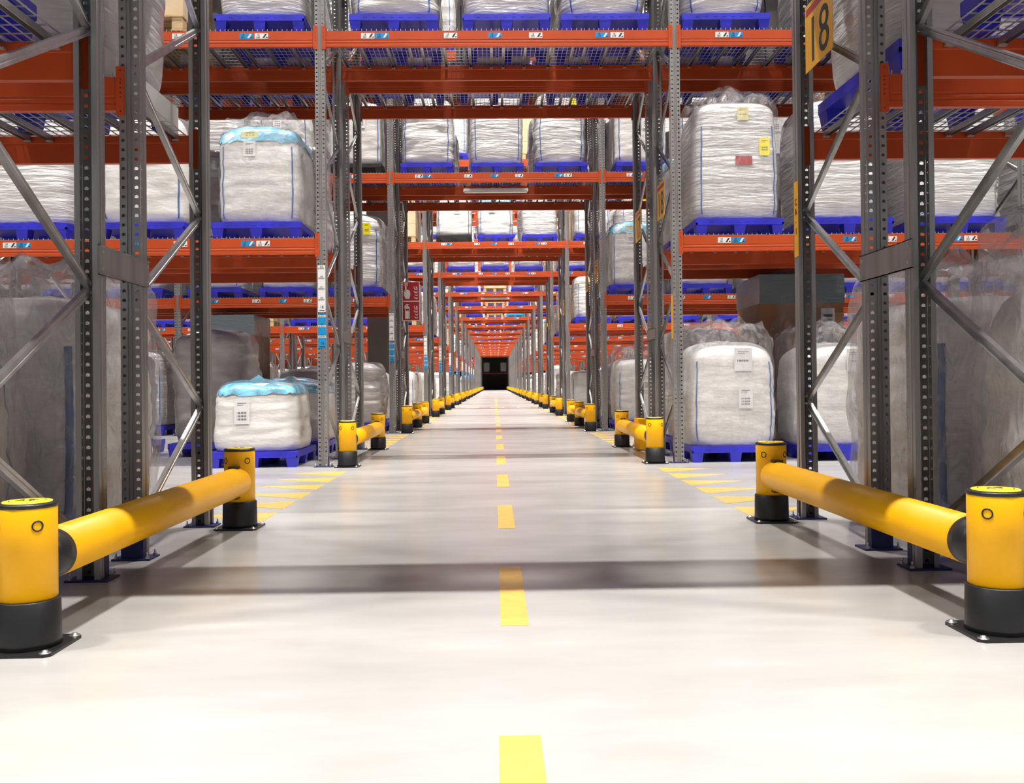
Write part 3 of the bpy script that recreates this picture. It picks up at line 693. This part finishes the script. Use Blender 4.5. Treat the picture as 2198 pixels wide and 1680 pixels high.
def put_slot(r, row, l, b, i):
    c = choose(r, row, l, b, i)
    if c is None: return
    pal, load, dx, zs = c
    x = XC+4*b+SX[i]+dx; y = RY[r]+(0 if row == 'A' else 1.663)+.639; z = LV[l]+(.0125 if l else 0)
    sn = slotname(b, i); where = '%s rack, %s, %s, %s' % (ORD[r], ROWN[row], LN[l], sn)
    key = lambda kd, n=0: code(kd, r, row, l, b, i+3*n)
    rnd = random.Random(r*1000+l*100+b*10+i+(row == 'B')*5); rz = rnd.uniform(-.02, .02)
    far = r >= 4
    if pal:
        put(PAL[pal], key(1), (x, y, z), '%s, %s' % (PALC[pal], where), PALC[pal]+'s in the %s rack' % ORD[r], rz, flat=far)
        z += .179
    if load == 'octabin':
        put(OCTA, key(2), (x, y, z), 'brown cardboard bin in clear film, '+where, None, rz, (1, 1, zs)); return
    if load == 'cartons':
        if far:
            st = MB()
        for cz in range(3):
            for cx in range(2):
                put(CART, key(3, cz*2+cx), (x-.245+.49*cx, y, z+cz*.336), '%s %s carton, %s' % (('bottom', 'middle', 'top')[cz], ('left', 'right')[cx], where), 'cartons in the %s rack' % ORD[r], 0, flat=far)
        return
    put(BAG[load], key(2), (x, y, z), '%s, %s' % (BAGC[load], where), 'bulk bags in the %s rack' % ORD[r], rz + (PI if load in ('plain2', 'wrap') and rnd.random() < .4 else 0), (1, 1, zs), flat=far)
def bays(r): 
    n = 1 if r == 0 else min(4, int((.58*RY[r]-1.9)/4)+1)
    return range(-n, n+1)
for r in range(NR):
    y0 = RY[r]; bs = list(bays(r)); far = r >= 5
    for row, ya in (('A', y0), ('B', y0+1.663)):
        for m_ in range(bs[0], bs[-1]+2):
            x = XC-2+4*m_
            if m_ in (0, 1): wh = ('left', 'right')[m_]+' side of tunnel'
            elif m_ < 0: wh = '%s bay line left of tunnel' % NTH[-m_]
            else: wh = '%s bay line right of tunnel' % NTH[m_-1]
            put(FR_A if row == 'A' else FR_B, code(6, r, row, 0, m_), (x, ya, 0), 'galvanised braced upright frame, %s rack, %s, %s' % (ORD[r], ROWN[row], wh), 'upright frames of the %s rack' % ORD[r], flat=far)
        for b in bs:
            x = XC+4*b
            bn = 'over the tunnel' if b == 0 else ('%s bay %s of tunnel' % (NTH[abs(b)], 'left' if b < 0 else 'right'))
            for l in (2, 3) if b == 0 else (1, 2, 3):
                kf = (BK_T[267] if b == 0 else BK_T[251] if b < 0 else BK_T[281]) if (row == 'A') else BK_N
                put(kf, code(5, r, row, l, b, 0), (x, ya+.035, LV[l]), 'orange beam, %s rack, %s, front edge of %s, %s' % (ORD[r], ROWN[row], LN[l], bn), 'orange beams of the %s rack' % ORD[r], flat=far)
                put(BK_N, code(5, r, row, l, b, 1), (x, ya+1.243, LV[l]), 'orange beam, %s rack, %s, rear edge of %s, %s' % (ORD[r], ROWN[row], LN[l], bn), 'orange beams of the %s rack' % ORD[r], PI, flat=far)
                for q in range(4):
                    put(DECK, code(4, r, row, l, b, q), (x-1.445+.963*q, ya+.639, LV[l]), '%s wire deck panel of %s, %s rack, %s, %s' % (('leftmost', 'second', 'third', 'rightmost')[q], LN[l], ORD[r], ROWN[row], bn), 'wire deck panels of the %s rack' % ORD[r], flat=far)
            for l in (2, 3) if b == 0 else (0, 1, 2, 3):
                if l == 3 and (r == 0 or abs(b) > 1 and r < 3): continue
                for i in range(3): put_slot(r, row, l, b, i)
if REST.v:
    o = bpy.data.objects.new('distant_rack_beams', REST.mesh('distant_rack_beams')); COL.objects.link(o); o['kind'] = 'stuff'
    o['label'] = 'small far orange rack beams glimpsed deep inside the warehouse'; o['category'] = 'rack beams'
# spacers tying the two rows together
for r in range(3):
    for s in (-1, 1):
        mb = MB(); y0, y1 = RY[r]+1.15, RY[r]+1.663+.115
        mb.box(-.004, .004, y0, y1, -.07, .07, 'steel'); mb.box(-.004, .012, y0, y1, .066, .07, 'steel'); mb.box(-.004, .012, y0, y1, -.07, -.066, 'steel')
        for yy in (y0+.03, y1-.03):
            for z in (-.04, .04): mb.box(-.01, .01, yy-.006, yy+.006, z-.006, z+.006, 'bolt')
        put(Kind('row_spacer', 'spacer', [P('row_spacer', mb)]), None, (XC+s*(2-UW/2-.008), 0, 1.52), 'flat steel spacer joining both rows of %s rack, %s of tunnel' % (ORD[r], 'left' if s < 0 else 'right'), 'row spacers', flat=True)

# ------------------------------------------------------------------ guard barriers
PR = .097
def post_kids():
    sl = MB(); sl.lathe([(PR, .16), (PR, .5), (PR-.004, .505)], 'yellow', 56)
    bs = MB(); bs.lathe([(PR+.014, .012), (PR+.012, .03), (PR+.009, .172), (PR+.004, .176), (PR-.002, .17)], 'rubber', 56)
    pl = MB(); h = .135; c = .02
    v = [(-h, -h+c), (-h+c, -h), (h-c, -h), (h, -h+c), (h, h-c), (h-c, h), (-h+c, h), (-h, h-c)]
    pl.add([(x, y, z) for z in (0, .011) for x, y in v], [tuple(range(8))[::-1], tuple(range(8, 16))]+[(i, (i+1) % 8, 8+(i+1) % 8, 8+i) for i in range(8)], 'rubber')
    bolts = []
    for sx in (-1, 1):
        for sy in (-1, 1): bolts.append(P('bolt', MB().lathe([(.02, .011), (.02, .013), (.01, .013), (.01, .02), (.004, .022)], 'bolt', 16, (sx*.112, sy*.112, 0))))
    cp = MB(); cp.lathe([(PR+.001, .497), (PR+.002, .507), (PR-.006, .514), (PR-.016, .514)], 'rubber', 56)
    cy = MB(); cy.lathe([(PR-.015, .508), (PR-.016, .517), (PR-.02, .518), (.001, .519)], 'capyel', 48, caps=False)
    for (r0, r1) in ((.058, .061),):
        n = 48; vs = [(r*math.cos(2*PI*i/n), r*math.sin(2*PI*i/n), .5198) for r in (r0, r1) for i in range(n)]
        cy.add(vs, [(i, n+i, n+(i+1) % n, (i+1) % n) for i in range(n) if not (i % 24 in (0, 1, 23))], 'ink')
    for (a, b) in (((-.035, -.012), (-.02, .018)), ((-.02, .018), (-.008, -.012)), ((-.03, -.002), (-.012, -.002)), ((.0, .016), (.03, .016)), ((.015, .016), (.015, -.014)), ((.0, .0), (.025, .0))):
        cy.bar((a[0], a[1], .5195), (b[0], b[1], .5195), .004, .0015, 'ink')
    rings = []
    for a in (225, 315, 45, 135):
        mb = MB(); n = 28; vs = []; ar = math.radians(a); zc = .437
        for rr, o in ((.0195, .0006), (.0195, .0022), (.0145, .0022), (.0145, .0006)):
            for i in range(n):
                t = 2*PI*i/n; s = rr*math.cos(t)/PR; R = PR+o
                vs.append((R*math.cos(ar+s), R*math.sin(ar+s), zc+rr*math.sin(t)))
        mb.add(vs, [(k*n+i, k*n+(i+1) % n, (k+1)*n+(i+1) % n, (k+1)*n+i) for k in range(3) for i in range(n)], 'rubber', True); rings.append(P('ring_mark', mb, label='black ring mark'))
    return sl, [P('base_sleeve', bs, label='black base sleeve'), P('base_plate', pl, label='black base plate')] + bolts + [P('cap_rim', cp, label='black cap rim'), P('cap', cy)] + rings
SL, PK = post_kids()
RZ, RR = .302, .093
def barrier_kind(ys):
    parts = [P('post', SL, Matrix.Translation((0, y, 0)), [P(k.name, k.mb, label=k.label) for k in PK]) for y in ys]
    for p in parts[1:]: p.kids = parts[0].kids
    for a, b in zip(ys, ys[1:]):
        rl = MB(); y0, y1 = a+PR-.005, b-PR+.02
        rl.lathe([(RR, y0+.09), (RR, y1)], 'yellow', 48, (0, 0, RZ), axis='y')
        dm = MB(); dm.lathe([(RR*.8, y0-.02), (RR*.93, y0+.02), (RR*.985, y0+.05), (RR*.99, y0+.088)], 'rubber', 48, (0, 0, RZ), axis='y')
        tb = MB()
        for z in (RZ+RR, RZ-RR):
            for yy in (y0+.03, y1-.05): tb.box(-.03, .03, yy-.03, yy+.03, z-.008, z+.012, 'rubber')
        for p_ in (rl, dm, tb):
            pass
        parts.append(P('rail', rl, None, [P('end_collar', dm, label='black domed end collar'), P('lock_tab', tb, label='black lock tabs')]))
    return Kind('rack_guard_barrier', 'guard barrier', parts)
BAR2 = barrier_kind([0, 2.72]); BAR3 = barrier_kind([0, 2.28, 4.42])
XP = 1.728
for r in range(NR):
    for s in (-1, 1):
        k = BAR3 if r == 2 else BAR2; sd = 'left' if s < 0 else 'right'
        put(k, None, (XC+s*XP, RY[r]+.05, 0), '%syellow and black guard barrier, %s side of tunnel at %s rack' % ('three-post ' if r == 2 else 'two-post ', sd, ORD[r]), 'rack guard barriers along the tunnel', flat=r >= 7)

# ------------------------------------------------------------------ floor paint
def dash_mb(L, w=.107): return MB().box(-w/2, w/2, 0, L, .0, .0015, 'floor_y')
DK = Kind('lane_dash', 'floor marking', [P('lane_dash', dash_mb(1.12))])
for i in range(27):
    y = 1.16+2.345*i
    if y > 62: break
    put(DK, None, (.056 if i == 0 else .067, y+(.13 if i == 0 else 0), 0), 'yellow centre line dash, %s from the camera' % (NTH+['nineteenth', 'twentieth', 'twenty-first', 'twenty-second', 'twenty-third', 'twenty-fourth', 'twenty-fifth', 'twenty-sixth', 'twenty-seventh', 'twenty-eighth'])[i+1], 'yellow centre line dashes', flat=True)
TK = {}
for s in (-1, 1):
    mb = MB(); v = [(0, .23), (0, -.23), (s*.56, .1)]
    mb.add([(x, y, z) for z in (.0, .0015) for x, y in v], [(2, 1, 0) if s > 0 else (0, 1, 2), (3, 4, 5) if s < 0 else (5, 4, 3), (0, 1, 4, 3), (1, 2, 5, 4), (2, 0, 3, 5)], 'floor_y'); TK[s] = Kind('floor_triangle', 'floor marking', [P('floor_triangle', mb)])
for a in range(1, 5):
    y0, y1 = RY[a-1]+3.25, RY[a]-.35; n = int((y1-y0)/.6)+1
    for s in (-1, 1):
        for i in range(n):
            put(TK[s], None, (XC+s*1.65, y0+.62*i, 0), 'yellow floor triangle %s of lane, %s before the %s rack' % ('left' if s < 0 else 'right', NTH[n-i], ORD[a]), 'yellow triangles in front of the %s rack' % ORD[a], flat=True)
for i, x in enumerate((-.9, .1, 1.12)):
    single('lane_crossbar', MB().box(-.27, .27, 0, .5, 0, .0015, 'floor_y'), (x, 35.6, 0), '%s yellow cross bar painted over the lane beyond fifth rack' % ('left', 'middle', 'right')[i], 'floor marking', 'yellow cross bars')

# ------------------------------------------------------------------ signs and small things
def number_sign(num):
    mb = MB(); w, h = .47, .42
    mb.box(-w/2, w/2, 0, .003, 0, h, 'sign_y'); 
    mb.merge(text_mb(num, .4, 'ink', squash=.95), Matrix.Translation((0, -.001, .158)))
    rb = MB(); rb.box(-w/2+.02, w/2-.02, -.001, 0, h-.07, h-.025, 'sign_r')
    return Kind('aisle_number_sign', 'sign', [P('panel', mb), P('header_band', rb, label='small red header band')])
SG = {}
for r in range(0, 8):
    for row, off in (('A', .37), ('B', .45)):
        if r == 0 and row == 'A': continue
        num = str(18 - (r if row == 'B' else r-1))
        if num not in SG: SG[num] = number_sign(num)
        y = RY[r]+(0 if row == 'A' else 1.663)+off+.235
        put(SG[num], None, (XC+2-.075, y, 2.86), 'yellow aisle sign reading %s, %s rack, %s, right of tunnel' % (num, ORD[r], ROWN[row]), 'yellow aisle number signs', -PI/2)
mb = MB(); mb.box(-.048, .048, 0, .002, 0, .5, 'sign_y'); mb.box(-.048, -.045, -.001, 0, 0, .5, 'ink'); mb.box(.045, .048, -.001, 0, 0, .5, 'ink')
tx = MB()
for i, ch in enumerate('CA-1'): tx.merge(text_mb(ch, .062 if ch != '-' else .05), Matrix.Translation((0, -.0015, .36-.064*i)))
put(Kind('upright_strip_sign', 'sign', [P('strip', mb), P('lettering', tx, label='black stacked letters')]), None, (XC+2-.06, RY[0]+1.663+1.248-.06, 1.735), 'narrow yellow strip sign with stacked black letters on right upright', None, -PI/2)
mb = MB(); mb.box(-.048, .048, 0, .002, 0, .5, 'sign_y')
put(Kind('upright_strip_sign', 'sign', [P('strip', mb)]), None, (XC+2-.06, RY[1]+.06, 1.4), 'narrow yellow strip on second rack front upright right of tunnel', None, -PI/2, flat=True)
def strip_kind():
    w = MB(); w.box(-.042, .042, -.0015, 0, .405, .93, 'paper'); b = MB(); b.box(-.042, .042, -.0015, 0, 0, .39, 'cyan_l')
    for mb, zs, z18 in ((w, (.895, .785, .665, .545), .46), (b, (.36, .25, .13), .055)):
        for i, z in enumerate(zs):
            if mb is b: mb.box(-.042, .042, -.002, -.0015, z-.012, z+.012, 'paper')
            for q in range(7): mb.box(-.034+q*.0095, -.034+q*.0095+.005, -.0028, -.0015, z-.01+(q % 3)*.002, z+.008, 'ink')
            mb.merge(text_mb(str(267+2*i), .022), Matrix.Translation((0, -.002, z+.02)))
        mb.merge(text_mb('18', .042), Matrix.Translation((0, -.002, z18)))
        mb.box(-.03, .022, -.0025, -.0015, z18-.042, z18-.033, 'ink'); mb.add([(.02, -.0025, z18-.047), (.034, -.0025, z18-.0375), (.02, -.0025, z18-.028)], [(0, 1, 2)], 'ink')
    return Kind('location_strip', 'label strip', [P('white_strip', w), P('blue_strip', b, label='blue lower strip')])
STK = strip_kind()
for r in range(1, 12):
    put(STK, None, (XC-2, RY[r]+.03-.0002, 1.33), 'white and blue location strip on %s rack front upright left of tunnel' % ORD[r], 'location strips on the left uprights', flat=r >= 4)
def fire_sign_kind():
    parts = []; w = .355; h = .395
    bd = MB(); bd.box(-w/2, w/2, 0, .004, 0, 2*h, 'signw'); parts.append(P('backing', bd))
    for top in (1, 0):
        z0 = .012+top*h; p = MB(); p.box(-w/2+.012, w/2-.012, -.002, 0, z0, z0+h-.024, 'sign_r')
        def poly(pts): p.add([(x, -.0035, z0+z) for x, z in pts], [tuple(range(len(pts)))], 'signw')
        for k, zf in enumerate((.03, .09, .15, .21)):      # flame tongues
            o = .012*math.sin(k*2)
            poly([(.06+o, zf+.05), (.075+o, zf+.015), (.115, zf), (.135, zf+.012), (.135, zf+.045), (.115, zf+.022), (.09, zf+.03)])
        poly([(.055, .30), (.07, .22), (.09, .245)]); poly([(.1, .3), (.105, .25), (.135, .235), (.13, .265)])
        if top:
            poly([(-.14, .3), (-.14, .36), (-.06, .36), (-.06, .3)]); p.add([(x, -.0045, z0+z) for x, z in ((-.13, .31), (-.13, .35), (-.07, .35), (-.07, .31))], [(0, 1, 2, 3)], 'sign_r')
            n = 14; p.add([(-.1+.016*math.cos(2*PI*i/n), -.006, z0+.33+.016*math.sin(2*PI*i/n)) for i in range(n)], [tuple(range(n))], 'signw')
            poly([(-.116, .31), (-.088, .31), (-.085, .22), (-.118, .2)])
            poly([(-.145, .2), (-.13, .21), (-.118, .17), (-.09, .22), (-.06, .22), (-.02, .2), (-.01, .12), (-.03, .04), (-.11, .04), (-.14, .11)])
        else:
            poly([(-.12, .03), (-.12, .26), (-.1, .285), (-.05, .285), (-.03, .26), (-.03, .03)]); poly([(-.09, .285), (-.09, .33), (-.06, .33), (-.06, .285)])
            poly([(-.09, .325), (-.125, .3), (-.14, .25), (-.128, .24), (-.112, .285), (-.085, .31)]); poly([(-.07, .33), (-.035, .32), (-.035, .305), (-.07, .315)])
            p.add([(x, -.0045, z0+z) for x, z in ((-.11, .19), (-.11, .23), (-.04, .23), (-.04, .19))], [(0, 1, 2, 3)], 'sign_r')
        parts.append(P('pictogram_panel', p, label='red panel with call point hand and flames' if top else 'red panel with extinguisher and flames'))
    br = MB(); br.box(-w/2-.03, w/2, .004, .012, .36, .4, 'steel'); parts.append(P('bracket', br)); return Kind('fire_safety_sign', 'sign', parts)
FS = fire_sign_kind()
put(FS, None, (XC-2+.055+.2, 18.72, 2.2), 'red fire call point and extinguisher sign on third rack left of tunnel', None)
put(FS, None, (XC-2+.055+.2, RY[9]+1.25, 2.2), 'tiny distant red fire sign on tenth rack left of tunnel', None, flat=True)
# tunnel light housings
lh = MB(); lh.box(-.63, .63, -.06, .06, 0, .045, 'lampw'); ld = MB(); ld.box(-.61, .61, -.045, .045, -.025, 0, 'signw')
LH = Kind('linear_light', 'light fixture', [P('housing', lh), P('diffuser', ld)])
put(LH, None, (.06, 18.0, 4.655), 'white linear light fixture under third rack over the tunnel', None)
put(LH, None, (.06, RY[5]+.6, 4.655), 'small distant linear light fixture under sixth rack over the tunnel', None)
# concrete column behind the third rack
for sx, nm in ((-1, 'left'),):
    single('concrete_column', MB().box(-.3, .3, -.3, .3, 0, 14.2, 'conc'), (XC-2.62-.02, 21.3, 0), 'brown-grey concrete column behind third rack left of tunnel', 'column')
# yellow upright guard on the second rack
g = MB(); g.box(-.17, -.07, -.2, .2, .01, .42, 'yellow'); g.box(-.07, .18, -.2, -.17, .01, .37, 'yellow'); g2 = MB(); g2.box(-.07, .18, -.205, -.17, .37, .42, 'rubber')
put(Kind('upright_guard', 'guard', [P('shell', g), P('pad', g2, label='black top pad')]), None, (XC+2+.02, 12.6, 0), 'yellow box guard with black top behind second rack right barrier', None)
# far end: a cross rack closing the tunnel, in the dark
for sx in (-1, 1):
    put(FR_B, None, (XC+2*sx, 140.0, 0), 'dim upright frame of the cross rack at the far end, %s' % ('left' if sx < 0 else 'right'), 'cross rack at the far end', flat=True)
    put(BAG['wrap'], None, (XC+1.28*sx, 140.64, LV[1]+.19), 'dim wrapped bag on the far cross rack, %s' % ('left' if sx < 0 else 'right'), 'bags on the far cross rack', flat=True)
    put(PAL['blue'], None, (XC+1.28*sx, 140.64, LV[1]+.0125), 'dim pallet on the far cross rack, %s' % ('left' if sx < 0 else 'right'), 'pallets on the far cross rack', flat=True)
put(BK_N, None, (XC, 140.035, LV[1]), 'dim orange beam across the far end of the tunnel', None, flat=True)
put(BK_N, None, (XC, 141.243, LV[1]), 'dim rear beam of the cross rack at the far end', None, 0, flat=True)
